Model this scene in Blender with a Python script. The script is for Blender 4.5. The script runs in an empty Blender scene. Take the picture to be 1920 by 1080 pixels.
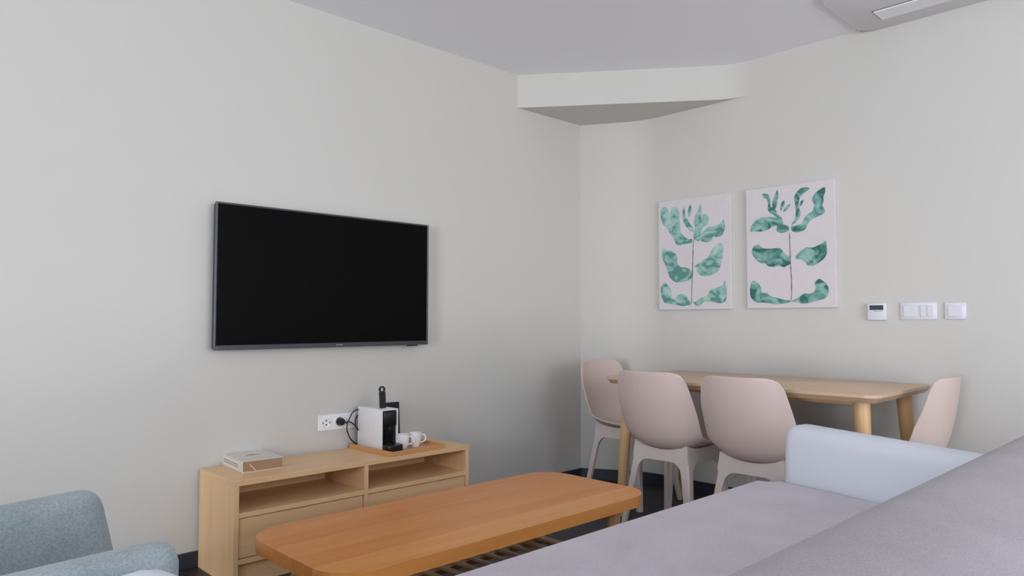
import bpy, bmesh, math, random
from mathutils import Vector, Matrix
from mathutils.geometry import tessellate_polygon
random.seed(4)
PI = math.pi
scene = bpy.context.scene
col = scene.collection

# ------------------------------------------------------------------ camera
CAM_F, CAM_AZ, CAM_PITCH, CAM_ROLL, CAM_H = 1358.816, 46.1415, 2.5258, 0.0318, 1.04489
cd = bpy.data.cameras.new('camera'); cam = bpy.data.objects.new('camera', cd); col.objects.link(cam)
cd.sensor_width = 36; cd.lens = CAM_F / 1920 * 36; cd.clip_start = 0.02
az, pt, ro = map(math.radians, (CAM_AZ, CAM_PITCH, CAM_ROLL))
fw = Vector((math.cos(pt)*math.cos(az), math.cos(pt)*math.sin(az), math.sin(pt)))
r0 = Vector((math.sin(az), -math.cos(az), 0)); u0 = r0.cross(fw)
r1 = r0*math.cos(ro) + u0*math.sin(ro); u1 = -r0*math.sin(ro) + u0*math.cos(ro)
M = Matrix.Identity(4)
for i in range(3):
    M[i][0] = r1[i]; M[i][1] = u1[i]; M[i][2] = -fw[i]
M[2][3] = CAM_H
cam.matrix_world = M
scene.camera = cam

# ------------------------------------------------------------------ light
w = bpy.data.worlds.new('sky'); scene.world = w; w.use_nodes = True
bg = w.node_tree.nodes['Background']; bg.inputs[0].default_value = (0.72, 0.83, 1.0, 1); bg.inputs[1].default_value = 1.0
def area(name, loc, direction, sx, sy, power, color):
    l = bpy.data.lights.new(name, 'AREA'); l.shape = 'RECTANGLE'; l.size = sx; l.size_y = sy
    l.energy = power; l.color = color
    o = bpy.data.objects.new(name, l); col.objects.link(o); o.location = loc
    o.rotation_euler = Vector(direction).to_track_quat('-Z', 'Z').to_euler()
    return o
# daylight entering by the two windows behind and beside the camera
area('daylight_left', (-4.66, -0.6, 1.3), (1, 0, 0.06), 4.0, 2.0, 295, (0.89, 0.93, 1.0))
area('daylight_rear', (1.2, -3.26, 1.3), (0, 1, 0.0), 2.9, 2.0, 98, (0.93, 0.955, 1.0))
# light thrown up through the windows by the bright ground outside
area('ground_bounce_left', (-4.66, -0.6, .45), (1, 0, 0.75), 4.0, .6, 135, (0.98, 0.97, 1.0))
area('ground_bounce_rear', (1.2, -3.26, .45), (0, 1, 0.75), 2.9, .6, 30, (0.98, 0.97, 1.0))
scene.view_settings.view_transform = 'Standard'; scene.view_settings.look = 'None'
scene.view_settings.gamma = 1; scene.view_settings.exposure = 0.12
scene.view_settings.use_curve_mapping = False

# ------------------------------------------------------------------ materials
def srgb(r, g, b):
    f = lambda c: (c/255/12.92) if c/255 <= .04045 else ((c/255+.055)/1.055)**2.4
    return (f(r), f(g), f(b), 1)
def mat(name, color, rough=0.5, metal=0.0, spec=0.5, noise=0.0, nscale=40, bump=0.0, bscale=200, stretch=(1,1,1)):
    m = bpy.data.materials.new(name); m.use_nodes = True
    nt = m.node_tree; b = nt.nodes['Principled BSDF']
    b.inputs['Base Color'].default_value = color; b.inputs['Roughness'].default_value = rough
    b.inputs['Metallic'].default_value = metal; b.inputs['Specular IOR Level'].default_value = spec
    tc = nt.nodes.new('ShaderNodeTexCoord'); mp = nt.nodes.new('ShaderNodeMapping')
    mp.inputs['Scale'].default_value = stretch
    nt.links.new(tc.outputs['Object'], mp.inputs[0])
    n = nt.nodes.new('ShaderNodeTexNoise'); n.inputs['Scale'].default_value = nscale; n.inputs['Detail'].default_value = 5
    nt.links.new(mp.outputs[0], n.inputs['Vector'])
    r = nt.nodes.new('ShaderNodeValToRGB')
    r.color_ramp.elements[0].position = .3; r.color_ramp.elements[1].position = .7
    k = noise
    r.color_ramp.elements[0].color = tuple(c*(1-k) for c in color[:3])+(1,)
    r.color_ramp.elements[1].color = tuple(min(1, c*(1+k)) for c in color[:3])+(1,)
    nt.links.new(n.outputs['Fac'], r.inputs[0]); nt.links.new(r.outputs[0], b.inputs['Base Color'])
    if bump:
        n2 = nt.nodes.new('ShaderNodeTexNoise'); n2.inputs['Scale'].default_value = bscale; n2.inputs['Detail'].default_value = 3
        nt.links.new(mp.outputs[0], n2.inputs['Vector'])
        bp = nt.nodes.new('ShaderNodeBump'); bp.inputs['Strength'].default_value = bump; bp.inputs['Distance'].default_value = .002
        nt.links.new(n2.outputs['Fac'], bp.inputs['Height']); nt.links.new(bp.outputs[0], b.inputs['Normal'])
    return m
def wood(name, light, dark, axis='X', rough=0.42, scale=1.0, seed=0.0, spec=0.4):
    """fine straight grain running along one object axis"""
    m = bpy.data.materials.new(name); m.use_nodes = True
    nt = m.node_tree; b = nt.nodes['Principled BSDF']; b.inputs['Roughness'].default_value = rough
    b.inputs['Specular IOR Level'].default_value = spec
    tc = nt.nodes.new('ShaderNodeTexCoord'); mp = nt.nodes.new('ShaderNodeMapping')
    s = {'X': (.7, 14, 14), 'Y': (14, .7, 14), 'Z': (14, 14, .7)}[axis]
    mp.inputs['Scale'].default_value = tuple(v*scale for v in s); mp.inputs['Location'].default_value = (seed, seed*1.7, seed*.6)
    nt.links.new(tc.outputs['Object'], mp.inputs[0])
    n = nt.nodes.new('ShaderNodeTexNoise'); n.inputs['Scale'].default_value = 1.6; n.inputs['Detail'].default_value = 6
    n.inputs['Roughness'].default_value = .62; n.inputs['Distortion'].default_value = .5
    nt.links.new(mp.outputs[0], n.inputs['Vector'])
    r = nt.nodes.new('ShaderNodeValToRGB')
    r.color_ramp.elements[0].position = .28; r.color_ramp.elements[1].position = .72
    r.color_ramp.elements[0].color = dark; r.color_ramp.elements[1].color = light
    nt.links.new(n.outputs['Fac'], r.inputs[0]); nt.links.new(r.outputs[0], b.inputs['Base Color'])
    bp = nt.nodes.new('ShaderNodeBump'); bp.inputs['Strength'].default_value = .12; bp.inputs['Distance'].default_value = .001
    nt.links.new(n.outputs['Fac'], bp.inputs['Height']); nt.links.new(bp.outputs[0], b.inputs['Normal'])
    return m
def fabric(name, c1, c2, scale=260, mott=7):
    m = bpy.data.materials.new(name); m.use_nodes = True
    nt = m.node_tree; b = nt.nodes['Principled BSDF']; b.inputs['Roughness'].default_value = .95
    b.inputs['Specular IOR Level'].default_value = .15
    b.inputs['Sheen Weight'].default_value = .25; b.inputs['Sheen Roughness'].default_value = .5
    tc = nt.nodes.new('ShaderNodeTexCoord')
    n = nt.nodes.new('ShaderNodeTexNoise'); n.inputs['Scale'].default_value = scale; n.inputs['Detail'].default_value = 3
    n2 = nt.nodes.new('ShaderNodeTexNoise'); n2.inputs['Scale'].default_value = mott; n2.inputs['Detail'].default_value = 6
    for k in (n, n2): nt.links.new(tc.outputs['Object'], k.inputs['Vector'])
    mx = nt.nodes.new('ShaderNodeMath'); mx.operation = 'MULTIPLY_ADD'; mx.inputs[1].default_value = .6
    ml = nt.nodes.new('ShaderNodeMath'); ml.operation = 'MULTIPLY'; ml.inputs[1].default_value = .4
    nt.links.new(n.outputs['Fac'], mx.inputs[0]); nt.links.new(n2.outputs['Fac'], ml.inputs[0]); nt.links.new(ml.outputs[0], mx.inputs[2])
    r = nt.nodes.new('ShaderNodeValToRGB'); r.color_ramp.elements[0].position = .35; r.color_ramp.elements[1].position = .65
    r.color_ramp.elements[0].color = c1; r.color_ramp.elements[1].color = c2
    nt.links.new(mx.outputs[0], r.inputs[0]); nt.links.new(r.outputs[0], b.inputs['Base Color'])
    bp = nt.nodes.new('ShaderNodeBump'); bp.inputs['Strength'].default_value = .35; bp.inputs['Distance'].default_value = .0015
    nt.links.new(n.outputs['Fac'], bp.inputs['Height']); nt.links.new(bp.outputs[0], b.inputs['Normal'])
    return m
def leafpaint(name, pale, mid, dark, seed):
    m = bpy.data.materials.new(name); m.use_nodes = True
    nt = m.node_tree; b = nt.nodes['Principled BSDF']; b.inputs['Roughness'].default_value = .75
    tc = nt.nodes.new('ShaderNodeTexCoord'); mp = nt.nodes.new('ShaderNodeMapping'); mp.inputs['Location'].default_value = (seed, seed, seed)
    mp.inputs['Scale'].default_value = (1, 1.0, 1.5)
    nt.links.new(tc.outputs['Object'], mp.inputs[0])
    n = nt.nodes.new('ShaderNodeTexNoise'); n.inputs['Scale'].default_value = 9.5; n.inputs['Detail'].default_value = 2.0
    n.inputs['Distortion'].default_value = 1.3
    nt.links.new(mp.outputs[0], n.inputs['Vector'])
    r = nt.nodes.new('ShaderNodeValToRGB')
    e = r.color_ramp.elements; e[0].position = .33; e[0].color = dark; e[1].position = .66; e[1].color = pale
    k = e.new(.47); k.color = mid; k = e.new(.41); k.color = dark
    nt.links.new(n.outputs['Fac'], r.inputs[0]); nt.links.new(r.outputs[0], b.inputs['Base Color'])
    return m

M_wall = mat('wall_paint', srgb(204,202,197), .9, spec=.2, noise=.008, nscale=3, bump=.05, bscale=350)
M_ceil = mat('ceiling_paint', srgb(240,240,243), .92, spec=.2, noise=.006, nscale=3)
M_acu = mat('air_conditioner_plastic', srgb(222,221,224), .6, noise=.006)
M_floor = mat('dark_vinyl_floor', srgb(52,49,50), .45, spec=.35, noise=.18, nscale=5, bump=.05, stretch=(1,6,1))
M_base = mat('baseboard_paint', srgb(45,49,62), .45, noise=.05, nscale=8)
M_tvframe = mat('television_bezel', srgb(78,80,84), .35, metal=.6, noise=.03)
M_screen = mat('television_glass', srgb(5,5,6), .3, spec=.08, noise=.0)
M_black = mat('black_plastic', srgb(20,20,22), .35, noise=.05)
M_blackgloss = mat('gloss_black_plastic', srgb(15,15,17), .12, noise=.0)
M_white = mat('white_plastic', srgb(238,239,241), .35, noise=.01)
M_plate = mat('white_switch_plastic', srgb(219,220,228), .35, noise=.01)
M_china = mat('white_china', srgb(238,236,236), .15, noise=.01)
M_grey = mat('grey_print', srgb(120,118,120), .6, noise=.02)
M_steel = mat('steel', srgb(170,170,172), .3, metal=1, noise=.02)
M_cab = wood('pale_oak_veneer', srgb(238,199,152), srgb(226,183,135), 'X', .38)
M_cabv = wood('pale_oak_veneer_upright', srgb(238,199,152), srgb(226,183,135), 'Z', .4)
M_tray = wood('tray_wood', srgb(216,164,110), srgb(202,148,95), 'X', .4)
M_table = wood('dining_table_oak', srgb(213,183,154), srgb(199,167,137), 'Y', .35)
M_tableleg = wood('dining_leg_ash', srgb(222,184,138), srgb(205,163,115), 'Z', .4)
M_cof = [wood('coffee_table_stave', srgb(217,144,76), srgb(200,125,60), 'X', .36, seed=1.0),
         wood('coffee_table_stave', srgb(219,146,78), srgb(203,128,62), 'X', .36, seed=3.0),
         wood('coffee_table_stave', srgb(215,142,74), srgb(197,122,58), 'X', .36, seed=5.0),
         wood('coffee_table_stave', srgb(226,157,88), srgb(210,138,68), 'X', .36, seed=7.0)]
M_cofleg = wood('coffee_table_leg', srgb(205,170,130), srgb(188,148,105), 'Z', .4)
M_chair = mat('beige_composite_plastic', srgb(210,191,184), .55, spec=.35, noise=.02, nscale=120)
M_chairleg = mat('pale_grey_composite_plastic', srgb(212,201,195), .55, spec=.35, noise=.02, nscale=120)
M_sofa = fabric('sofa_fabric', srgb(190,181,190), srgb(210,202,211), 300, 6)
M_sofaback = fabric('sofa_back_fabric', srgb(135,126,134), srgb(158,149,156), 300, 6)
M_sofawhite = mat('white_upholstery', srgb(224,228,238), .6, spec=.3, noise=.012, nscale=6, bump=.05, bscale=400)
M_armchair = fabric('armchair_fabric', srgb(134,146,150), srgb(166,177,181), 220, 9)
M_canvas = mat('canvas', srgb(214,208,210), .85, noise=.02, nscale=30, bump=.15, bscale=900)
M_stem = mat('painted_stem', srgb(110,95,100), .8, noise=.3, nscale=60)
M_cover = mat('cream_book_cover', srgb(222,216,206), .6, noise=.02)
M_pages = mat('brown_card', srgb(165,130,104), .75, noise=.06, nscale=8)
M_ribbon = mat('pale_ribbon', srgb(244,214,184), .6)
M_tank = mat('smoky_clear_plastic', srgb(165,170,176), .15, spec=.6, noise=.02)
M_tank.node_tree.nodes['Principled BSDF'].inputs['Transmission Weight'].default_value = .75
M_dark = mat('dark_metal', srgb(40,36,34), .4, metal=.5)
M_lcd = mat('display_glass', srgb(58,64,78), .2, noise=.25, nscale=90)
M_glass = mat('window_glass', (1,1,1,1), .02)
M_glass.node_tree.nodes['Principled BSDF'].inputs['Transmission Weight'].default_value = 1.0

# ------------------------------------------------------------------ helpers
def link(name, bm, m, parent=None, smooth=False, loc=None, rotz=0):
    me = bpy.data.meshes.new(name); bmesh.ops.recalc_face_normals(bm, faces=bm.faces); bm.to_mesh(me); bm.free()
    me.materials.append(m)
    if smooth:
        me.polygons.foreach_set('use_smooth', [True]*len(me.polygons))
        if smooth != 'full': me.set_sharp_from_angle(angle=math.radians(38))
    o = bpy.data.objects.new(name, me); col.objects.link(o)
    if parent is not None: o.parent = parent
    if loc is not None: o.location = loc
    o.rotation_euler.z = rotz
    return o
def tag(o, label=None, cat=None, group=None, kind=None):
    if label: o['label'] = label
    if cat: o['category'] = cat
    if group: o['group'] = group
    if kind: o['kind'] = kind
    return o
def thing(name, label, cat, loc=(0,0,0), rotz=0, group=None):
    o = bpy.data.objects.new(name, None); col.objects.link(o); o.location = loc; o.rotation_euler.z = rotz
    o.empty_display_size = .1
    return tag(o, label, cat, group)
def box(bm, x0, x1, y0, y1, z0, z1, bev=0.0, seg=2):
    t = bmesh.new()
    vs = [t.verts.new((x, y, z)) for z in (z0, z1) for x, y in ((x0,y0),(x1,y0),(x1,y1),(x0,y1))]
    for f in ((3,2,1,0),(4,5,6,7),(0,1,5,4),(1,2,6,5),(2,3,7,6),(3,0,4,7)): t.faces.new([vs[i] for i in f])
    if bev: bmesh.ops.bevel(t, geom=t.edges[:], offset=bev, segments=seg, profile=.5, affect='EDGES')
    merge(bm, t)
def merge(bm, t, mtx=None):
    mp = {}
    for v in t.verts: mp[v] = bm.verts.new(mtx @ v.co if mtx else v.co)
    for f in t.faces:
        try: bm.faces.new([mp[v] for v in f.verts])
        except ValueError: pass
    t.free()
def prism(bm, pts, z0, z1, bev=0.0, seg=2, mtx=None, bev_bottom=None):
    """extrude xy outline between z0 and z1"""
    t = bmesh.new()
    a = [t.verts.new((x, y, z0)) for x, y in pts]; b = [t.verts.new((x, y, z1)) for x, y in pts]
    n = len(pts)
    t.faces.new(a[::-1]); t.faces.new(b)
    for i in range(n): t.faces.new((a[i], a[(i+1)%n], b[(i+1)%n], b[i]))
    if bev or bev_bottom:
        es = [e for e in t.edges if abs(e.verts[0].co.z-e.verts[1].co.z) < 1e-6]
        if bev: bmesh.ops.bevel(t, geom=[e for e in es if abs(e.verts[0].co.z-z1) < 1e-6 or bev_bottom is None], offset=bev, segments=seg, profile=.5, affect='EDGES')
        if bev_bottom: 
            es = [e for e in t.edges if abs(e.verts[0].co.z-z0) < 1e-6 and abs(e.verts[1].co.z-z0) < 1e-6]
            bmesh.ops.bevel(t, geom=es, offset=bev_bottom, segments=1, profile=.5, affect='EDGES')
    merge(bm, t, mtx)
def tube(bm, pts, r, n=10, cap=True):
    """swept round tube; r a number or a list"""
    pts = [Vector(p) for p in pts]; rr = r if isinstance(r, (list, tuple)) else [r]*len(pts)
    rings = []; prev = None
    for i, p in enumerate(pts):
        d = (pts[min(i+1, len(pts)-1)] - pts[max(i-1, 0)]).normalized()
        if prev is None: a = d.orthogonal().normalized()
        else: a = (prev - d*prev.dot(d)).normalized()
        prev = a; b = d.cross(a)
        rings.append([bm.verts.new(p + (a*math.cos(2*PI*k/n) + b*math.sin(2*PI*k/n))*rr[i]) for k in range(n)])
    for i in range(len(rings)-1):
        for k in range(n): bm.faces.new((rings[i][k], rings[i][(k+1)%n], rings[i+1][(k+1)%n], rings[i+1][k]))
    if cap: bm.faces.new(rings[0][::-1]); bm.faces.new(rings[-1])
def lathe(bm, prof, n=28, mtx=None):
    t = bmesh.new(); rings = []
    for r, z in prof:
        if r < 1e-6: rings.append([t.verts.new((0, 0, z))])
        else: rings.append([t.verts.new((r*math.cos(2*PI*k/n), r*math.sin(2*PI*k/n), z)) for k in range(n)])
    for a, b in zip(rings, rings[1:]):
        for k in range(n):
            q = [a[k % len(a)], a[(k+1) % len(a)], b[(k+1) % len(b)], b[k % len(b)]]
            q = list(dict.fromkeys(q))
            if len(q) > 2: t.faces.new(q)
    merge(bm, t, mtx)
def catmull(pts, n=6, closed=False):
    out = []; N = len(pts); P = [Vector(p) for p in pts]
    g = (lambda i: P[i % N]) if closed else (lambda i: P[max(0, min(N-1, i))])
    for i in range(N if closed else N-1):
        p0, p1, p2, p3 = g(i-1), g(i), g(i+1), g(i+2)
        for k in range(n):
            t = k/n
            out.append(.5*((2*p1) + (p2-p0)*t + (2*p0-5*p1+4*p2-p3)*t*t + (3*p1-p0-3*p2+p3)*t**3))
    if not closed: out.append(P[-1])
    return out
def chaikin(pts, n=2, q=.2):
    for _ in range(n):
        o = []
        for i, p in enumerate(pts):
            r = pts[(i+1) % len(pts)]
            o.append((p[0]+(r[0]-p[0])*q, p[1]+(r[1]-p[1])*q)); o.append((p[0]+(r[0]-p[0])*(1-q), p[1]+(r[1]-p[1])*(1-q)))
        pts = o
    return pts
def roundrect(x0, x1, y0, y1, r, n=8):
    pts = []
    for cx, cy, a0 in ((x1-r, y1-r, 0), (x0+r, y1-r, 90), (x0+r, y0+r, 180), (x1-r, y0+r, 270)):
        for k in range(n+1):
            a = math.radians(a0 + 90*k/n); pts.append((cx+r*math.cos(a), cy+r*math.sin(a)))
    return pts
def clip(pts, axis, lim, keep_greater):
    out = []; s = 1 if keep_greater else -1
    for i, p in enumerate(pts):
        q = pts[(i+1) % len(pts)]; a = (p[axis]-lim)*s; b = (q[axis]-lim)*s
        if a >= 0: out.append(p)
        if a*b < 0:
            t = a/(a-b); out.append((p[0]+(q[0]-p[0])*t, p[1]+(q[1]-p[1])*t))
    return out
LEAVES_A=[[(0.052,0.946),(0.118,0.948),(0.156,0.899),(0.165,0.845),(0.183,0.926),(0.22,0.941),(0.276,0.932),(0.307,0.878),(0.314,0.773),(0.323,0.703),(0.364,0.661),(0.433,0.629),(0.486,0.633),(0.487,0.593),(0.379,0.591),(0.297,0.58),(0.241,0.602),(0.222,0.65),(0.157,0.711),(0.138,0.741),(0.072,0.78),(0.033,0.847),(0.027,0.912)],
[(0.367,0.938),(0.391,0.891),(0.386,0.845),(0.431,0.802),(0.468,0.754),(0.518,0.717),(0.513,0.689),(0.459,0.697),(0.405,0.74),(0.363,0.794),(0.35,0.864)],
[(0.463,0.944),(0.484,0.914),(0.471,0.846),(0.44,0.813),(0.427,0.86),(0.436,0.911)],
[(0.605,0.94),(0.626,0.888),(0.618,0.792),(0.61,0.702),(0.602,0.6),(0.522,0.609),(0.504,0.638),(0.513,0.683),(0.53,0.717),(0.512,0.775),(0.524,0.831),(0.565,0.875)],
[(0.635,0.836),(0.679,0.843),(0.722,0.803),(0.714,0.759),(0.68,0.732),(0.636,0.729),(0.614,0.679),(0.618,0.758),(0.623,0.814)],
[(0.91,0.788),(0.936,0.698),(0.886,0.633),(0.818,0.625),(0.767,0.638),(0.758,0.599),(0.698,0.587),(0.611,0.597),(0.602,0.634),(0.628,0.678),(0.68,0.71),(0.723,0.73),(0.766,0.717),(0.817,0.731),(0.868,0.74)],
[(0.063,0.586),(0.101,0.549),(0.195,0.534),(0.251,0.509),(0.273,0.461),(0.27,0.415),(0.325,0.379),(0.398,0.379),(0.48,0.346),(0.489,0.289),(0.435,0.261),(0.345,0.245),(0.243,0.246),(0.159,0.289),(0.131,0.348),(0.102,0.407),(0.045,0.48),(0.048,0.539)],
[(0.497,0.372),(0.559,0.402),(0.647,0.439),(0.716,0.46),(0.75,0.515),(0.802,0.558),(0.869,0.578),(0.903,0.555),(0.901,0.477),(0.879,0.399),(0.846,0.333),(0.786,0.306),(0.683,0.289),(0.587,0.299),(0.546,0.339),(0.551,0.379)],
[(0.065,0.261),(0.122,0.23),(0.169,0.194),(0.188,0.147),(0.175,0.1),(0.235,0.1),(0.281,0.135),(0.336,0.144),(0.391,0.123),(0.427,0.082),(0.473,0.063),(0.476,0.048),(0.419,0.036),(0.328,0.03),(0.235,0.048),(0.085,0.054),(0.038,0.113),(0.018,0.184)],
[(0.49,0.063),(0.562,0.082),(0.614,0.11),(0.684,0.11),(0.71,0.155),(0.753,0.177),(0.856,0.193),(0.898,0.209),(0.914,0.254),(0.94,0.209),(0.944,0.109),(0.924,0.059),(0.84,0.048),(0.737,0.065),(0.65,0.076),(0.606,0.042),(0.562,0.028),(0.517,0.042)]]
STEM_A=[(0.504, 0.621), (0.496, 0.501), (0.488, 0.363), (0.475, 0.168), (0.473, 0.059)]
LEAVES_B=[[(0.191,0.957),(0.272,0.946),(0.292,0.893),(0.294,0.831),(0.334,0.827),(0.373,0.785),(0.357,0.758),(0.293,0.78),(0.258,0.811),(0.266,0.861),(0.255,0.902),(0.215,0.917)],
[(0.38,0.975),(0.389,0.918),(0.366,0.83),(0.333,0.799),(0.313,0.835),(0.325,0.902),(0.353,0.938)],
[(0.454,0.884),(0.461,0.845),(0.421,0.792),(0.402,0.796),(0.414,0.849)],
[(0.523,0.845),(0.523,0.817),(0.452,0.779),(0.436,0.786),(0.469,0.827)],
[(0.745,0.951),(0.723,0.931),(0.67,0.914),(0.631,0.885),(0.615,0.832),(0.625,0.781),(0.64,0.764),(0.628,0.721),(0.566,0.676),(0.52,0.662),(0.575,0.719),(0.583,0.774),(0.577,0.835),(0.56,0.881),(0.594,0.932),(0.656,0.962)],
[(0.676,0.865),(0.653,0.823),(0.63,0.806),(0.623,0.831),(0.646,0.856)],
[(0.903,0.946),(0.905,0.903),(0.883,0.868),(0.887,0.83),(0.867,0.799),(0.903,0.754),(0.888,0.733),(0.814,0.712),(0.755,0.7),(0.71,0.666),(0.686,0.618),(0.603,0.602),(0.534,0.617),(0.519,0.657),(0.573,0.659),(0.65,0.67),(0.666,0.707),(0.711,0.742),(0.771,0.764),(0.787,0.812),(0.758,0.857),(0.789,0.898),(0.833,0.921)],
[(0.042,0.64),(0.06,0.694),(0.128,0.741),(0.203,0.758),(0.308,0.751),(0.372,0.734),(0.419,0.692),(0.41,0.67),(0.323,0.676),(0.274,0.651),(0.192,0.634),(0.093,0.646)],
[(0.371,0.678),(0.434,0.682),(0.496,0.664),(0.511,0.63),(0.464,0.611),(0.401,0.609),(0.354,0.635)],
[(0.293,0.791),(0.357,0.781),(0.427,0.736),(0.442,0.69),(0.418,0.669),(0.39,0.705),(0.356,0.747)],
[(0.064,0.486),(0.09,0.525),(0.157,0.533),(0.189,0.497),(0.286,0.488),(0.398,0.491),(0.437,0.456),(0.46,0.432),(0.519,0.413),(0.513,0.352),(0.474,0.342),(0.442,0.327),(0.395,0.345),(0.315,0.337),(0.251,0.346),(0.227,0.375),(0.161,0.375),(0.104,0.415),(0.071,0.451)],
[(0.568,0.41),(0.63,0.452),(0.691,0.481),(0.766,0.472),(0.81,0.486),(0.861,0.499),(0.905,0.529),(0.914,0.421),(0.881,0.38),(0.822,0.35),(0.763,0.328),(0.703,0.335),(0.674,0.367),(0.629,0.391),(0.583,0.388)],
[(0.067,0.243),(0.133,0.212),(0.173,0.171),(0.172,0.125),(0.23,0.129),(0.294,0.094),(0.374,0.081),(0.452,0.063),(0.515,0.062),(0.514,0.046),(0.436,0.036),(0.325,0.031),(0.195,0.05),(0.112,0.045),(0.038,0.093),(0.035,0.174)],
[(0.522,0.062),(0.592,0.078),(0.654,0.115),(0.714,0.109),(0.773,0.124),(0.789,0.156),(0.767,0.189),(0.82,0.231),(0.863,0.208),(0.913,0.175),(0.927,0.121),(0.89,0.073),(0.802,0.053),(0.712,0.038),(0.637,0.03),(0.591,0.045),(0.522,0.046)]]
STEM_B=[(0.508, 0.608), (0.512, 0.463), (0.516, 0.33), (0.523, 0.218), (0.519, 0.065)]

# ------------------------------------------------------------------ room
YW = 3.179; ZC = 2.565; ZS = 2.359; XL = -4.6; YB = -3.2
W2 = Vector((3.904, YW)); D2 = Vector((0, -1)); N2 = Vector((-1, 0))
def w2(s, off=0.0): q = W2 + D2*s + N2*off; return (q.x, q.y)
C0 = (3.690, YW); C1 = w2(.368); C2 = w2(W2.y-YB)
def struct(name, bm, m, parent=None, smooth=False):
    o = link(name, bm, m, parent, smooth)
    if parent is None: o['kind'] = 'structure'
    return o
bm = bmesh.new(); prism(bm, [(XL-.2, YB-.2), (4.3, YB-.2), (4.3, YW+.2), (XL-.2, YW+.2)], -.1, 0); struct('floor', bm, M_floor)
bm = bmesh.new(); prism(bm, [(XL-.2, YB-.2), (4.3, YB-.2), (4.3, YW+.2), (XL-.2, YW+.2)], ZC, ZC+.1); struct('ceiling', bm, M_ceil)
bm = bmesh.new(); box(bm, XL-.2, C0[0], YW, YW+.2, 0, ZC); struct('wall_back', bm, M_wall)
# right wall: a short facet out of the corner, eased into the long wall
bend = [C0]
V0, V1, V2 = Vector(C0), Vector(C1), Vector(w2(1.0))
for k in range(9):
    t = k/8; a = V1 + (V0-V1).normalized()*.13*(1-t); b = V1 + (V2-V1).normalized()*.13*t
    e = (V0-V1).normalized()*.13; g = (V2-V1).normalized()*.13
    q = V1 + e*(1-t)**2 + g*t**2
    bend.append((q.x, q.y))
inner = bend + [C2]
outer = [(C2[0]+.4, C2[1]), (4.3, YW+.2), (C0[0], YW+.2)]
bm = bmesh.new(); prism(bm, inner + outer, 0, ZC); struct('wall_right', bm, M_wall, smooth=True)
def offset_line(pts, d):
    out = []
    for i, p in enumerate(pts):
        a = Vector(pts[max(i-1, 0)]); b = Vector(pts[min(i+1, len(pts)-1)]); t = (b-a).normalized()
        n = Vector((t.y, -t.x)); 
        if n.x > 0: n = -n
        out.append((p[0]+n.x*d, p[1]+n.y*d))
    return out
bm = bmesh.new()
off = offset_line(inner, .012); prism(bm, inner + off[::-1], 0, .067); struct('baseboard_right', bm, M_base)
bm = bmesh.new(); box(bm, XL, 3.682, YW-.012, YW, 0, .067, .002, 1); struct('baseboard_back', bm, M_base)
# dropped soffit over the corner
bm = bmesh.new()
S0, S1, S2 = Vector((3.093, YW)), Vector((3.904, 2.155)), Vector((3.904, 2.04))
ease = []
for k in range(9):
    t = k/8; q = S1 + (S0-S1).normalized()*.11*(1-t)**2 + (S2-S1)*t**2
    ease.append((q.x, q.y))
ease[-1] = (3.9041, ease[-1][1])
prism(bm, [(3.093, YW+.01), (3.70, YW+.01)] + [(x+.01, y) for x, y in bend[1:]] + [(3.914, 2.04)] + ease[::-1], ZS, ZC+.01)
struct('trim_1', bm, M_wall, smooth=True)
# walls behind the camera with window openings
def wall_with_hole(name, axis, pos, thick, a0, a1, h0, h1, z0, z1):
    bm = bmesh.new()
    def b(s0, s1, q0, q1):
        if axis == 'x': box(bm, pos-thick, pos, s0, s1, q0, q1)
        else: box(bm, s0, s1, pos-thick, pos, q0, q1)
    b(a0, h0, 0, ZC); b(h1, a1, 0, ZC); b(h0, h1, 0, z0); b(h0, h1, z1, ZC)
    return struct(name, bm, M_wall)
wall_with_hole('wall_left', 'x', XL, .2, YB-.2, YW+.2, -2.6, 1.4, .2, 2.3)
wall_with_hole('wall_front', 'y', YB, .2, XL, 4.3, -.25, 2.65, .2, 2.3)
def window(name, axis, pos, h0, h1, z0, z1):
    f = bmesh.new(); t = .05
    def b(m_, s0, s1, q0, q1, d0, d1):
        if axis == 'x': box(m_, pos+d0, pos+d1, s0, s1, q0, q1)
        else: box(m_, s0, s1, pos+d0, pos+d1, q0, q1)
    mid = (h0+h1)/2
    for s0, s1, q0, q1 in ((h0, h1, z0, z0+t), (h0, h1, z1-t, z1), (h0, h0+t, z0+t, z1-t), (h1-t, h1, z0+t, z1-t), (mid-t/2, mid+t/2, z0+t, z1-t)):
        b(f, s0, s1, q0, q1, -.04, 0)
    o = struct(name, f, M_white)
    return o
window('window_1', 'x', XL, -2.6, 1.4, .2, 2.3); window('window_2', 'y', YB, -.25, 2.65, .2, 2.3)

# ------------------------------------------------------------------ sofa
sofa = thing('sofa', 'mauve grey fabric sofa with white flared arms in the foreground', 'sofa', (1.60, .8, 0))
def L(x, y): return x-1.60, y-.8
def soft(name, pts, z0, z1, bev, m, parent, seg=5, mtx=None):
    bm = bmesh.new(); prism(bm, pts, z0, z1, bev, seg, mtx); return link(name, bm, m, parent, 'full' if seg > 3 else True)
def inset_round(pts, r, n=6):
    out = []; N = len(pts)
    for i in range(N):
        p = Vector(pts[i]); a = (Vector(pts[i-1])-p).normalized(); b = (Vector(pts[(i+1) % N])-p).normalized()
        rr = r[i] if isinstance(r, (list, tuple)) else r
        s, e = p + a*rr, p + b*rr
        for k in range(n+1):
            t = k/n; q = p + (s-p)*(1-t)**2 + (e-p)*t**2
            out.append((q.x, q.y))
    return out
A16 = math.radians(13)
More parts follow.
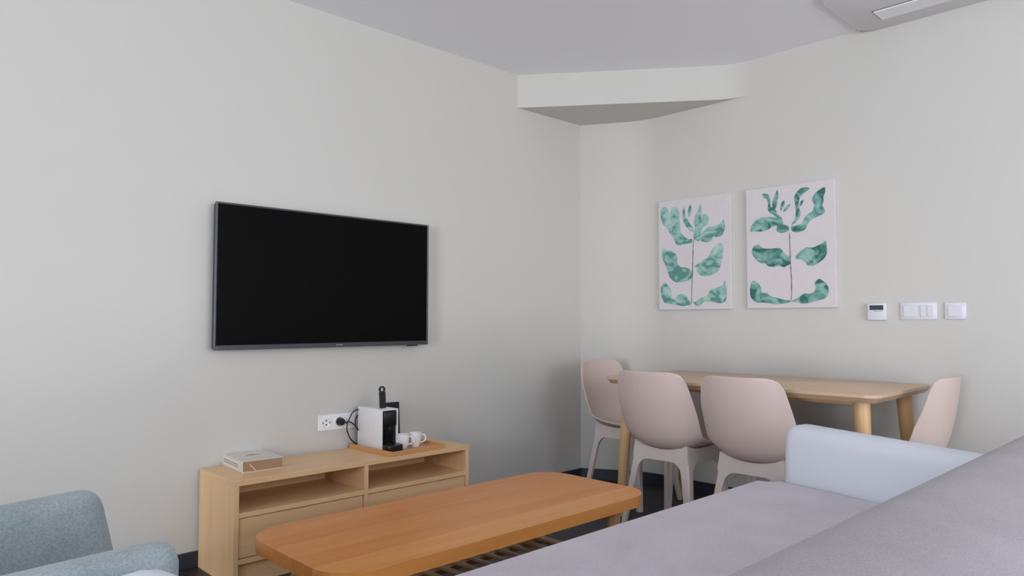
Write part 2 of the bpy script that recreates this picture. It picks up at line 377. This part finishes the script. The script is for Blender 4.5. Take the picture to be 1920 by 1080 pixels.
# seat
seat_outline = inset_round([L(.50, 1.385), L(.70, .47), L(2.50, .47), L(2.72, 1.385)], [.05, .02, .02, .09], 8)
def pillow(name, outline, z0, z1, bev, m, parent, crown=0.0):
    bm = bmesh.new(); prism(bm, outline, z0, z1, bev, 5)
    return link(name, bm, m, parent, True)
pillow('seat_cushion', seat_outline, .235, .425, .035, M_sofa, sofa)
pillow('base', inset_round([L(.56, 1.34), L(.74, .47), L(2.46, .47), L(2.66, 1.34)], .03, 3), .09, .234, .01, M_sofa, sofa)
# backrest: rounded section swept along x
def backrest():
    sec = [(.62, .30), (.60, .45), (.555, .64), (.535, .69), (.50, .725), (.45, .738), (.38, .735), (.30, .722), (.22, .695), (.185, .655), (.17, .60), (.165, .45), (.165, .12), (.50, .12)]
    sec = [tuple(q) for q in catmull([(a, b, 0) for a, b in sec], 3, True)]
    bm = bmesh.new(); rings = []
    X0, X1 = .55, 2.75
    xs = [X0, X0+.004, X0+.02, X0+.05] + [X0 + .05 + (X1-X0-.1)*k/10 for k in range(1, 10)] + [X1-.05, X1-.02, X1-.004, X1]
    cy, cz = .37, .42
    for x in xs:
        d = min(x-X0, X1-x); k = 1.0 if d >= .05 else 1 - .10*(1-math.sqrt(max(0, 1-((.05-d)/.05)**2)))
        rings.append([bm.verts.new((x-1.60, cy+(a-cy)*k-.813, cz+(b-cz)*k-.006)) for a, b, _ in sec])
    n = len(sec)
    for r, s in zip(rings, rings[1:]):
        for i in range(n): bm.faces.new((r[i], r[(i+1) % n], s[(i+1) % n], s[i]))
    bm.faces.new(rings[0]); bm.faces.new(rings[-1][::-1])
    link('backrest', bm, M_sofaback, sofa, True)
backrest()
def arm(front, side):
    """upright padded slab flaring towards the front; profile in local (length, z)"""
    ln, th, hh = .80, .15, .628
    t = bmesh.new(); box(t, 0, ln, .06, hh, 0, th, .055, 8)
    for v in t.verts:                       # gentle lean and crown so it reads as padded
        k = v.co.y/hh
        v.co.z += .035*k*k
        v.co.y += .010*math.exp(-(v.co.x/.14)**2)*k - .012*k*v.co.x
    bm = bmesh.new()
    d = Vector((-math.sin(A16)*side, -math.cos(A16), 0)); o = Vector((math.cos(A16)*side, -math.sin(A16), 0))
    m = Matrix(((d.x, 0, o.x, front[0]-1.60), (d.y, 0, o.y, front[1]-.8), (0, 1, 0, 0), (0, 0, 0, 1)))
    merge(bm, t, m)
    tag(link('armrest', bm, M_sofawhite, sofa, 'full'), 'white upholstered armrest')
arm((2.715, 1.345), 1); arm((.478, 1.352), -1)
for x, y in ((.80, 1.24), (2.40, 1.24), (.85, .3), (2.4, .3)):
    bm = bmesh.new(); lathe(bm, [(0, 0), (.018, 0), (.026, .09), (0, .09)], 14, Matrix.Translation((*L(x, y), 0))); link('leg', bm, M_dark, sofa, True)

# ------------------------------------------------------------------ tv bench
CX0, CX1, CY0, CY1 = 1.200, 2.402, 2.812, 3.165; CZ = .413; T = .021
ORG = Vector(((CX0+CX1)/2, (CY0+CY1)/2, 0))
bench = thing('tv_bench', 'low pale oak media bench against the wall under the television', 'media bench', ORG)
def cb(name, x0, x1, y0, y1, z0, z1, m=M_cab, bev=.0012, lab=None):
    bm = bmesh.new(); box(bm, x0-ORG.x, x1-ORG.x, y0-ORG.y, y1-ORG.y, z0, z1, bev, 1); o = link(name, bm, m, bench)
    return o
cb('top_panel', CX0, CX1, CY0, CY1, CZ-T, CZ)
cb('side_panel', CX0, CX0+T, CY0, CY1, 0, CZ-T, M_cabv); cb('side_panel', CX1-T, CX1, CY0, CY1, 0, CZ-T, M_cabv)
MX = 1.8005
cb('divider', MX-.011, MX+.011, CY0, CY1-.01, .09, CZ-T, M_cabv)
for a, b in ((CX0+T, MX-.011), (MX+.011, CX1-T)):
    cb('shelf', a, b, CY0+.001, CY1-.01, .266, .286)
    cb('bottom_panel', a, b, CY0+.001, CY1-.01, .086, .106)
    cb('drawer_front', a+.003, b-.003, CY0+.006, CY0+.024, .1095, .2625)
    cb('back_panel', a, b, CY1-.01, CY1-.002, .09, CZ-T-.018, M_cab)
    cb('plinth', a, b, CY0+.02, CY0+.036, 0, .085)

# ------------------------------------------------------------------ coffee table
ct = thing('coffee_table', 'oblong rounded orange-brown wooden coffee table with slatted shelf', 'coffee table', (1.625, 1.895, 0))
TW, TD, TZ, TT = 1.345, .560, .400, .040
outl = roundrect(-TW/2, TW/2, -TD/2, TD/2, .125, 10)
cuts = [-TD/2-.01, -TD/2+.125, -TD/2+.235, -TD/2+.35, -TD/2+.465, TD/2+.01]
for i in range(5):
    a, b = cuts[i], cuts[i+1]
    q = clip(clip(outl, 1, a+.00015, True), 1, b-.00015, False)
    bm = bmesh.new(); prism(bm, q, TZ-TT, TZ, .0006, 1)
    o = link('plank', bm, M_cof[[3, 0, 1, 2, 0][i]], ct, True)
    if i == 0: o['label'] = 'lighter front plank of the tabletop'
for sx in (-1, 1):
    bm = bmesh.new(); box(bm, sx*.51-.02, sx*.51+.02, -.20, .20, TZ-TT-.045, TZ-TT, .004, 1); link('apron', bm, M_cofleg, ct)
    for sy in (-1, 1):
        bm = bmesh.new()
        tube(bm, [(sx*.50, sy*.215, TZ-TT-.0005), (sx*.502, sy*.218, TZ-TT-.06), (sx*.55, sy*.265, 0)], [.027, .026, .016], 20); link('leg', bm, M_cofleg, ct, True)
SZ = .16
for sy in (-1, 1):
    bm = bmesh.new(); box(bm, -.5165, .5165, sy*.16-.012, sy*.16+.012, SZ-.012, SZ+.006, .002, 1); link('shelf_rail', bm, M_cofleg, ct)
x = -.49
while x < .50:
    bm = bmesh.new(); box(bm, x-.011, x+.011, -.19, .19, SZ+.0065, SZ+.018, .003, 1); link('slat', bm, M_cofleg, ct); x += .070
for sx in (-1, 1):
    bm = bmesh.new(); box(bm, sx*.527-.010, sx*.527+.010, -.24, .24, SZ-.014, SZ+.010, .002, 1); link('stretcher', bm, M_cofleg, ct)

# ------------------------------------------------------------------ dining table
DT = Vector((3.452, 1.800, 0)); DR = .0117
dt = thing('dining_table', 'light oak dining table with rounded corners along the right wall', 'dining table', DT, DR)
bm = bmesh.new(); prism(bm, roundrect(-.366, .366, -.70, .70, .055, 8), .705, .74, .0025, 2, bev_bottom=.022); link('tabletop', bm, M_table, dt, True)
for sx in (-1, 1):
    bm = bmesh.new(); box(bm, sx*.17-.012, sx*.17+.012, -.55, .55, .675, .7045, .002, 1); link('apron', bm, M_tableleg, dt)
    for sy in (-1, 1):
        bm = bmesh.new(); tube(bm, [(sx*.265, sy*.60, .7045), (sx*.268, sy*.603, .66), (sx*.305, sy*.635, 0)], [.034, .034, .021], 20)
        link('leg', bm, M_tableleg, dt, True)

# ------------------------------------------------------------------ chairs
PROF = [(.238,.412),(.226,.430),(.19,.438),(.10,.430),(0,.421),(-.09,.420),(-.15,.431),(-.192,.462),(-.218,.517),(-.238,.60),(-.255,.695),(-.268,.800)]
HW =   [ .165,      .185,      .203,      .214,      .218,    .219,       .219,       .219,      .219,     .218,      .212,      .196]
LIFT = [ .005,      .010,      .018,      .030,      .045,    .062,       .075,       .080,      .078,     .070,      .058,      .046]
PC = catmull([(a, b, 0) for a, b in PROF], 5); HC = [v.x for v in catmull([(h, 0, 0) for h in HW], 5)]; LC = [v.x for v in catmull([(h, 0, 0) for h in LIFT], 5)]
def shell_bm():
    bm = bmesh.new(); n = 20; rows = []
    N = len(PC)
    for i, p in enumerate(PC):
        t = (PC[min(i+1, N-1)] - PC[max(i-1, 0)]).normalized(); nx, nz = t.y, -t.x     # points up / forward
        # rounded ends: the sides come in along a quarter ellipse
        row = []
        for k in range(n+1):
            u = -1 + 2*k/n
            # distance from the top edge for rounded corners
            w_ = HC[i]
            y = u*w_
            lift = LC[i]*abs(u)**2.3
            x, z = p.x + nx*lift, p.y + nz*lift
            # pull the outermost points down at the top corners and back at the front corners
            c = max(0, (abs(u)-.55)/.45)
            drop = .055*(1-math.sqrt(max(0, 1-c*c)))
            f_top = max(0, (i-(N-12))/11.0); f_front = max(0, (10-i)/10.0)
            z -= drop*f_top; x -= drop*f_front*.9
            row.append(bm.verts.new((x, y, z)))
        rows.append(row)
    for a, b in zip(rows, rows[1:]):
        for k in range(n): bm.faces.new((a[k], a[k+1], b[k+1], b[k]))
    bmesh.ops.recalc_face_normals(bm, faces=bm.faces)
    return bm
def shell_bottom(x, y):
    best = None
    for i, p in enumerate(PC[:34]):
        u = min(1, abs(y)/HC[i]); z = p.y + LC[i]*u**2.3*.96
        d = abs(p.x-x)
        if best is None or d < best[0]: best = (d, z)
    return best[1] - .010
FT, FB = .368, .425      # apron bottom, nominal top
def half(z): k = (FB-z)/FB; return .148 + .060*k, .150 + .058*k      # half spread along x and y
TH = .018
def leg_bm(sx, sy):
    bm = bmesh.new(); R = .05; zs = [0, .1, .2, .28, FT-R] + [FT-R+R*math.sin(math.radians(a)) for a in (15, 30, 45, 60, 72, 82, 90)]
    rings = []
    for z in zs:
        hx, hy = half(z); w_ = .026 + .016*z/FT
        if z > FT-R: w_ += R - math.sqrt(max(0, R*R-(z-(FT-R))**2))
        P = [(hx, hy), (hx-w_, hy), (hx-w_, hy-TH), (hx-TH, hy-TH), (hx-TH, hy-w_), (hx, hy-w_)]
        cx_, cy_ = .006, .006
        P = [(hx, hy-cy_), (hx-cx_, hy)] + P[1:]
        rings.append([bm.verts.new((sx*a, sy*b, z)) for a, b in P])
    n = len(rings[0])
    for r, s in zip(rings, rings[1:]):
        for i in range(n): bm.faces.new((r[i], r[(i+1) % n], s[(i+1) % n], s[i]))
    bm.faces.new(rings[0][::-1]); bm.faces.new(rings[-1])
    return bm
def frame_bm():
    bm = bmesh.new(); path = []
    hx, hy = half(FT); K = 8
    cs = [(-1,-1),(1,-1),(1,1),(-1,1)]
    for i in range(4):
        a, b = cs[i], cs[(i+1) % 4]
        for k in range(K): t = k/K; path.append((a[0]+(b[0]-a[0])*t, a[1]+(b[1]-a[1])*t))
    R = []
    for z_, top in ((FT, False), (FB, True)):
        hx, hy = half(z_)
        o = [];i_ = []
        for u, v in path:
            X, Y = u*hx, v*hy
            z = shell_bottom(X, Y) if top else FT
            o.append(bm.verts.new((X, Y, z))); i_.append(bm.verts.new((u*(hx-TH), v*(hy-TH), z)))
        R.append((o, i_))
    n = len(path)
    for i in range(n):
        j = (i+1) % n
        (o0, i0), (o1, i1) = R
        bm.faces.new((o0[i], o0[j], o1[j], o1[i])); bm.faces.new((i0[j], i0[i], i1[i], i1[j]))
        bm.faces.new((o1[i], o1[j], i1[j], i1[i])); bm.faces.new((o0[j], o0[i], i0[i], i0[j]))
    return bm
def make_chair():
    t = thing('dining_chair', 'x', 'chair')
    s = link('seat_shell', shell_bm(), M_chair, t, 'full')
    md = s.modifiers.new('thickness', 'SOLIDIFY'); md.thickness = .007; md.offset = 0
    md = s.modifiers.new('edge', 'BEVEL'); md.width = .002; md.segments = 2; md.limit_method = 'ANGLE'; md.angle_limit = math.radians(50)
    link('leg_frame', frame_bm(), M_chairleg, t, True)
    for sx in (-1, 1):
        for sy in (-1, 1): link('leg', leg_bm(sx, sy), M_chairleg, t, True)
    return t
def copy_tree(o, parent=None):
    c = o.copy(); col.objects.link(c)
    if parent is not None: c.parent = parent
    for ch in list(o.children): copy_tree(ch, c)
    return c
spots = [  # x, y, heading in degrees, label
    (3.12, 2.055, 0, 'beige plastic shell chair seen from behind, just past the coffee table end'),
    (3.12, 1.585, 0, 'beige plastic shell chair seen from behind, left of the white sofa arm'),
    (3.475, 2.60, -90, 'beige plastic shell chair at the far end of the table, in the room corner'),
    (3.545, 1.20, 90, 'beige plastic shell chair seen from the side at the right end of the table'),
]
proto = make_chair()
for i, (x, y, h, lab) in enumerate(spots):
    c = proto if i == 0 else copy_tree(proto)
    c.location = (x, y, 0); c.rotation_euler.z = math.radians(h); c['label'] = lab; c['group'] = 'shell chairs around the dining table'

# ------------------------------------------------------------------ armchair
ac = thing('armchair', 'grey-blue fabric armchair cut off at the lower left corner', 'armchair', (.13, 1.75, 0), math.radians(4))
# local x = forward; arms run along x
def slab(name, x0, x1, y0, y1, z0, z1, r, m, shear=0.0, drop=0.0):
    bm = bmesh.new(); box(bm, x0, x1, y0, y1, z0, z1, r, 7)
    for v in bm.verts:
        k = (v.co.z-z0)/(z1-z0); f = (v.co.x-x0)/(x1-x0)
        v.co.x += shear*(1-k)*f; v.co.z -= drop*(1-f)*k
    return link(name, bm, m, ac, 'full')
slab('armrest', -.42, .372, -.335, -.245, .10, .622, .040, M_armchair, .0, .010)
slab('armrest', -.42, .412, .215, .305, .10, .628, .042, M_armchair, .12, .035)
pillow('seat_cushion', inset_round([(-.30, -.244), (.33, -.244), (.33, .213), (-.30, .213)], .04, 4), .25, .42, .03, M_armchair, ac)
bm = bmesh.new(); box(bm, -.40, .30, -.244, .213, .12, .249, .01, 2); link('base', bm, M_armchair, ac)
slab('backrest', -.56, -.425, -.335, .305, .10, .74, .05, M_armchair, .0, 0)
for sx, sy in ((-.38, -.29), (-.38, .26), (.28, -.29), (.28, .26)):
    bm = bmesh.new(); lathe(bm, [(0, 0), (.014, 0), (.022, .099), (0, .099)], 14, Matrix.Translation((sx, sy, 0))); link('leg', bm, M_cofleg, ac, True)

# ------------------------------------------------------------------ television
TX0, TX1, TZ0, TZ1 = 1.228, 2.366, .914, 1.554; TY = YW-.07
tv = thing('television', 'large black flat screen television mounted on the wall', 'television', ((TX0+TX1)/2, YW, TZ0))
def tb(name, x0, x1, y0, y1, z0, z1, m, bev=0.0, parent=tv):
    bm = bmesh.new(); cx = (TX0+TX1)/2; box(bm, x0-cx, x1-cx, y0-YW, y1-YW, z0-TZ0, z1-TZ0, bev, 1); return link(name, bm, m, parent)
tb('casing', TX0+.004, TX1-.004, TY+.012, TY+.04, TZ0+.004, TZ1-.004, M_black, .004)
bm = bmesh.new(); cx = (TX0+TX1)/2
e = .0085
for a in ((TX0, TX0+e, TZ0, TZ1), (TX1-e, TX1, TZ0, TZ1), (TX0+e, TX1-e, TZ1-e, TZ1), (TX0+e, TX1-e, TZ0, TZ0+.021)):
    box(bm, a[0]-cx, a[1]-cx, TY-YW, TY+.014-YW, a[2]-TZ0, a[3]-TZ0, .0015, 1)
link('bezel', bm, M_tvframe, tv)
tb('screen', TX0+e-.001, TX1-e+.001, TY+.004, TY+.0119, TZ0+.020, TZ1-e+.001, M_screen)
tb('sensor', 2.235, 2.30, TY+.004, TY+.012, TZ0-.006, TZ0+.0, M_black)
tb('wall_bracket', 1.60, 2.0, TY+.04, YW-.0005, 1.08, 1.4, M_dark)
bm = bmesh.new()   # tiny illegible maker mark: a row of small blocks
for k in range(6): box(bm, 1.813-cx+k*.0062, 1.8175-cx+k*.0062, TY-.0006-YW, TY+.0004-YW, .0085, .0135)
link('maker_mark', bm, M_steel, tv)

# ------------------------------------------------------------------ tray with coffee things
TO = Vector((2.092, 3.002, CZ)); tr_rot = 0.045
tray = thing('serving_tray', 'shallow wooden tray on the right half of the media bench', 'tray', TO, tr_rot)
bm = bmesh.new(); box(bm, -.155, .155, -.175, .160, .001, .008, .001, 1); link('base', bm, M_tray, tray)
bm = bmesh.new()
for a in ((-.163, -.155, -.183, .168), (.155, .163, -.183, .168), (-.155, .155, -.183, -.175), (-.155, .155, .160, .168)):
    box(bm, *a, .0, .022, .0015, 1)
link('rim', bm, M_tray, tray)
ZT = CZ + .0085
mo = Vector((2.000, 2.985, ZT))
mach = thing('coffee_machine', 'white and black capsule coffee machine with raised black lever on the tray', 'coffee machine', mo, 0.0)
def mb(name, x0, x1, y0, y1, z0, z1, m, bev=.002, parent=mach):
    bm = bmesh.new(); box(bm, x0, x1, y0, y1, z0, z1, bev, 2); return link(name, bm, m, parent, True)
mb('side_panel', -.047, -.041, -.062, .150, .001, .196, M_white, .0015)
mb('side_panel', .041, .047, -.062, .150, .001, .196, M_white, .0015)
mb('top_panel', -.0405, .0405, -.062, .150, .190, .196, M_white, .001)
mb('core', -.0405, .0405, -.052, .148, .001, .1895, M_blackgloss, .003)
mb('brew_head', -.036, .036, -.064, -.0525, .115, .185, M_black, .006)
bm = bmesh.new(); tube(bm, [(0, -.057, .098), (0, -.057, .115)], .009, 12); link('spout', bm, M_black, mach, True)
bm = bmesh.new(); prism(bm, roundrect(-.042, .042, -.118, -.053, .014, 5), .001, .032, .003, 2); link('drip_tray', bm, M_black, mach, True)
# lever with a round hole at its tip
t = bmesh.new(); n = 24
outer_, inner_ = [], []
for k in range(n):
    a = 2*PI*k/n; outer_.append((.0165*math.cos(a), .089+.0165*math.sin(a))); inner_.append((.0098*math.cos(a), .089+.0098*math.sin(a)))
fr = {}
for yy in (-.005, .005):
    fr[yy] = ([t.verts.new((x_, yy, z_)) for x_, z_ in outer_], [t.verts.new((x_, yy, z_)) for x_, z_ in inner_])
for k in range(n):
    j = (k+1) % n; (oa, ia), (ob, ib) = fr[-.005], fr[.005]
    t.faces.new((oa[k], oa[j], ia[j], ia[k])); t.faces.new((ob[j], ob[k], ib[k], ib[j])); t.faces.new((ia[k], ia[j], ib[j], ib[k])); t.faces.new((oa[j], oa[k], ob[k], ob[j]))
bm = bmesh.new(); merge(bm, t, Matrix.Translation((0, .0, .1965)) @ Matrix.Rotation(-.10, 4, 'X'))
t = bmesh.new(); box(t, -.0165, .0165, -.005, .005, -.004, .0765, .001, 1); merge(bm, t, Matrix.Translation((0, .0, .1965)) @ Matrix.Rotation(-.10, 4, 'X'))
link('lever', bm, M_black, mach, True)
bm = bmesh.new(); prism(bm, roundrect(-.037, .037, .151, .176, .011, 5), .001, .165, .002, 2); wt = link('water_tank', bm, M_tank, mach, True)
bm = bmesh.new(); prism(bm, roundrect(-.038, .038, .1505, .178, .011, 5), .1655, .173, .002, 1); link('tank_lid', bm, M_black, wt, True)
# black info stand behind
st = thing('menu_stand', 'upright black card stand behind the coffee machine', 'card stand', (2.160, 3.125, ZT))
bm = bmesh.new(); t = bmesh.new(); box(t, -.056, .040, -.003, .003, .004, .200, .001, 1); merge(bm, t, Matrix.Rotation(-.06, 4, 'X')); link('panel', bm, M_black, st)
bm = bmesh.new(); box(bm, -.056, .085, -.030, .012, .0005, .006, .001, 1); link('foot', bm, M_black, st)
def mug(x, y, rot, lab):
    g = thing('espresso_cup', lab, 'cup', (x, y, ZT+.0004), rot, 'white espresso cups on the tray')
    bm = bmesh.new()
    lathe(bm, [(0, 0), (.018, 0), (.020, .003), (.026, .014), (.0305, .035), (.032, .066), (.0315, .068), (.0295, .066), (.028, .036), (.022, .012), (0, .006)], 32)
    link('cup_body', bm, M_china, g, True)
    bm = bmesh.new(); pts = catmull([(.0295, 0, .055), (.044, 0, .058), (.052, 0, .045), (.048, 0, .028), (.0275, 0, .020)], 6)
    tube(bm, pts, .0038, 10); link('handle', bm, M_china, g, True)
mug(2.149, 2.925, -.50, 'small white cup on the tray, right one with its handle to the right')
mug(2.078, 2.928, -1.0, 'small white cup on the tray, left one next to the coffee machine')
sp = bmesh.new(); tube(sp, [(-.03, 0, .003), (.0, 0, .005), (.03, 0, .012)], .003, 8)
tag(link('stirrer', sp, M_black, None, True, (2.20, 2.98, ZT+.001), .4), 'tiny black stirrer lying on the tray beside the cups', 'stirrer')

# ------------------------------------------------------------------ sockets, plug and cord
so = thing('wall_socket', 'white double wall socket above the media bench, left one empty', 'socket', (1.868, YW, .547))
bm = bmesh.new(); box(bm, -.110, .110, -.009, 0, -.038, .038, .003, 2); link('cover_frame', bm, M_white, so)
for k, xx in enumerate((-.068, .003, .074)):
    bm = bmesh.new()
    lathe(bm, [(.0265, 0), (.0265, .0045), (.0225, .0045), (.0205, .0010), (0, .0010)], 28, Matrix.Translation((xx, -.0088, 0)) @ Matrix.Rotation(PI/2, 4, 'X'))
    ins = link('socket_insert', bm, M_white, so, True)
    if k == 0:
        for dz in (-.0095, .0095):
            bm = bmesh.new(); tube(bm, [(xx, -.0095, dz), (xx, -.0102, dz)], .0040, 10); link('pin_hole', bm, M_dark, ins)
        for dx in (-.0185, .0185):
            bm = bmesh.new(); box(bm, xx+dx-.002, xx+dx+.002, -.0135, -.0095, -.004, .004); link('earth_clip', bm, M_grey, ins)
plug = thing('power_plug', 'black plug with looping cord in the wall socket', 'plug', (1.872, YW, .547))
bm = bmesh.new(); lathe(bm, [(0, .0), (.0185, .0), (.0195, .006), (.0195, .020), (.015, .034), (.0, .036)], 24, Matrix.Translation((0, -.0045, 0)) @ Matrix.Rotation(PI/2, 4, 'X')); link('plug_body', bm, M_black, plug, True)
def cord(pts):
    bm = bmesh.new(); tube(bm, catmull(pts, 8), .0034, 8); link('cord', bm, M_black, plug, True)
P0 = (0.002, -.038, 0)
cord([P0, (.02, -.045, -.008), (.018, -.05, -.04), (.035, -.05, -.08), (.062, -.045, -.105), (.080, -.035, -.112)])
cord([(.012, -.042, -.002), (.03, -.04, .002), (.05, -.045, .04), (.075, -.05, .055), (.10, -.048, .05), (.115, -.045, .02), (.105, -.042, -.03)])
cord([(.012, -.044, -.004), (.035, -.05, -.002), (.06, -.055, -.022), (.078, -.055, -.045), (.066, -.05, -.02), (.068, -.048, .015), (.09, -.045, .03)])

# ------------------------------------------------------------------ boxed book
bk = thing('book', 'thick cream covered book with brown page side on the left end of the media bench', 'book', (1.383, 3.062, CZ), -.06)
bw, bd, bh = .088, .125, .048
bm = bmesh.new(); box(bm, -bw, bw, -bd, bd, bh-.003, bh, .0006, 1); link('front_cover', bm, M_cover, bk)
bm = bmesh.new(); box(bm, -bw, bw, -bd, bd, .0003, .0033, .0006, 1); link('back_cover', bm, M_cover, bk)
bm = bmesh.new(); box(bm, -bw, -bw+.003, -bd, bd, .0034, bh-.0031, .0004, 1); sp_ = link('spine', bm, M_cover, bk)
bm = bmesh.new(); box(bm, -bw+.0032, bw-.004, -bd+.003, bd-.003, .0034, bh-.0031); link('page_block', bm, M_pages, bk)
t = bmesh.new(); box(t, -.019, .019, -.0008, .0008, -.0018, .0018); bm = bmesh.new()
merge(bm, t, Matrix.Translation((-.045, -bd+.001, .020)) @ Matrix.Rotation(.85, 4, 'Y')); link('ribbon', bm, M_ribbon, bk)
for zz in (.028, .019):
    bm = bmesh.new(); y = -bd+.05
    while y < bd-.035:
        l = random.uniform(.006, .013); box(bm, -bw-.0004, -bw+.0002, y, y+l, zz-.0018, zz+.0018); y += l+.003
    link('spine_lettering', bm, M_grey, sp_)
bm = bmesh.new()
pts = [(-.035+.07*k/10, -.01+.022*math.sin(PI*k/10)) for k in range(11)] + [(.035-.07*k/10, -.01+.006*math.sin(PI*(10-k)/10)) for k in range(1, 10)]
prism(bm, pts, bh+.0001, bh+.0006); link('cover_motif', bm, M_grey, bk)

# ------------------------------------------------------------------ right wall items
PHI = math.atan2(-D2.y, -D2.x)    # local frame on the right wall: local x along wall (towards the camera side), local y into the wall
def wallitem(name, label, cat, s0, s1, z0, z1, group=None):
    q = w2((s0+s1)/2); o = thing(name, label, cat, (q[0], q[1], (z0+z1)/2), math.atan2(D2.y, D2.x), group); return o
# with this rotation local +x follows D2 and local +y points into the wall (away from the room is +y)
LEAF = [leafpaint('leaf_paint_pale', srgb(172,205,196), srgb(132,178,168), srgb(92,142,136), 0.0),
        leafpaint('leaf_paint_teal', srgb(150,190,180), srgb(88,142,134), srgb(52,104,98), 3.3)]
def painting(label, s0, s1, z0, z1, leaves, stem, mats):
    o = wallitem('canvas_painting', label, 'painting', s0, s1, z0, z1)
    W_, H_ = s1-s0, z1-z0; f = -.022
    bm = bmesh.new(); box(bm, -W_/2, W_/2, f, -.001, -H_/2, H_/2, .0015, 1); link('canvas', bm, M_canvas, o)
    pos = lambda uv, d: Vector(((uv[0]-.5)*W_, f-.0003-d, (uv[1]-.5)*H_))
    for i, lf in enumerate(leaves):
        pts = chaikin(lf)
        bm = bmesh.new(); vs = [bm.verts.new(pos(p, .0001*(i+1))) for p in pts]
        for tri in tessellate_polygon([[Vector((u, v, 0)) for u, v in pts]]):
            q = [pts[k] for k in tri]
            ar = (q[1][0]-q[0][0])*(q[2][1]-q[0][1])-(q[1][1]-q[0][1])*(q[2][0]-q[0][0])
            if abs(ar) > 1e-9: bm.faces.new([vs[k] for k in (tri if ar > 0 else tri[::-1])])
        link('painted_leaf', bm, mats[i % len(mats)], o)
    bm = bmesh.new(); P = catmull([(u, v, 0) for u, v in stem], 5); w_ = .0022; vs = []
    for a, b in zip(P, P[1:]):
        k = w_*random.uniform(.6, 1.2)
        A_, B_ = pos((a.x, a.y), .0015), pos((b.x, b.y), .0015)
        bm.faces.new([bm.verts.new(q) for q in (A_+Vector((-k, 0, 0)), A_+Vector((k, 0, 0)), B_+Vector((k, 0, 0)), B_+Vector((-k, 0, 0)))])
    link('painted_stem', bm, M_stem, o)
painting('canvas of pale teal leaves on a stem, left and lower of the two wall paintings', .496, 1.001, 1.110, 1.800, LEAVES_A, STEM_A, [LEAF[0]])
painting('canvas of dark green leaves on a stem, right painting nearer the switches', 1.102, 1.610, 1.112, 1.799, LEAVES_B, STEM_B, [LEAF[1]])
th_ = wallitem('thermostat', 'white square thermostat with dark display on the wall beside the painting', 'thermostat', 1.764, 1.852, 1.046, 1.131)
bm = bmesh.new(); box(bm, -.045, .045, -.022, 0, -.043, .043, .004, 2); link('housing', bm, M_plate, th_, True)
bm = bmesh.new(); box(bm, -.033, .033, -.0230, -.0215, .008, .032); link('display', bm, M_lcd, th_)
bm = bmesh.new()
for k in range(4): box(bm, -.012+k*.011, -.005+k*.011, -.0228, -.0215, .0, .003)
link('button', bm, M_grey, th_)
sw = wallitem('light_switch', 'white double gang light switch, between thermostat and single plate', 'light switch', 1.919, 2.077, 1.048, 1.133)
bm = bmesh.new(); box(bm, -.0815, .0815, -.009, 0, -.0425, .0425, .003, 2); link('cover_frame', bm, M_plate, sw, True)
for (a, b) in ((-.066, -.0095), (.0095, .0375), (.0382, .066)):
    t = bmesh.new(); box(t, a, b, -.0145, -.0085, -.028, .028, .0015, 1); bm = bmesh.new(); merge(bm, t, Matrix.Rotation(.04, 4, 'X')); link('rocker', bm, M_plate, sw, True)
sw = wallitem('blank_plate', 'single white wall plate, rightmost of the wall fittings', 'wall plate', 2.115, 2.200, 1.050, 1.129)
bm = bmesh.new(); box(bm, -.0445, .0445, -.009, 0, -.0395, .0395, .003, 2); link('cover_frame', bm, M_plate, sw, True)
bm = bmesh.new(); box(bm, -.030, .030, -.013, -.0085, -.027, .027, .0015, 1); link('cover_insert', bm, M_plate, sw, True)

# ------------------------------------------------------------------ ceiling air conditioner
acu = thing('ceiling_air_conditioner', 'flat white air conditioner panel on the ceiling against the right wall', 'air conditioner', (3.62, .90, ZC))
bm = bmesh.new(); prism(bm, roundrect(-.275, .275, -.51, .51, .05, 6), -.026, -.0005, .012, 3); link('housing', bm, M_acu, acu, True)
bm = bmesh.new(); prism(bm, roundrect(-.185, -.175, -.42, .40, .004, 3), -.0285, -.0255); link('trim_line', bm, M_white, acu)
bm = bmesh.new(); box(bm, .03, .15, -.40, .375, -.034, -.0262, .003, 2); link('louver', bm, M_white, acu)
bm = bmesh.new(); box(bm, .024, .156, -.406, .381, -.0275, -.0258); link('louver_gap', bm, M_grey, acu)
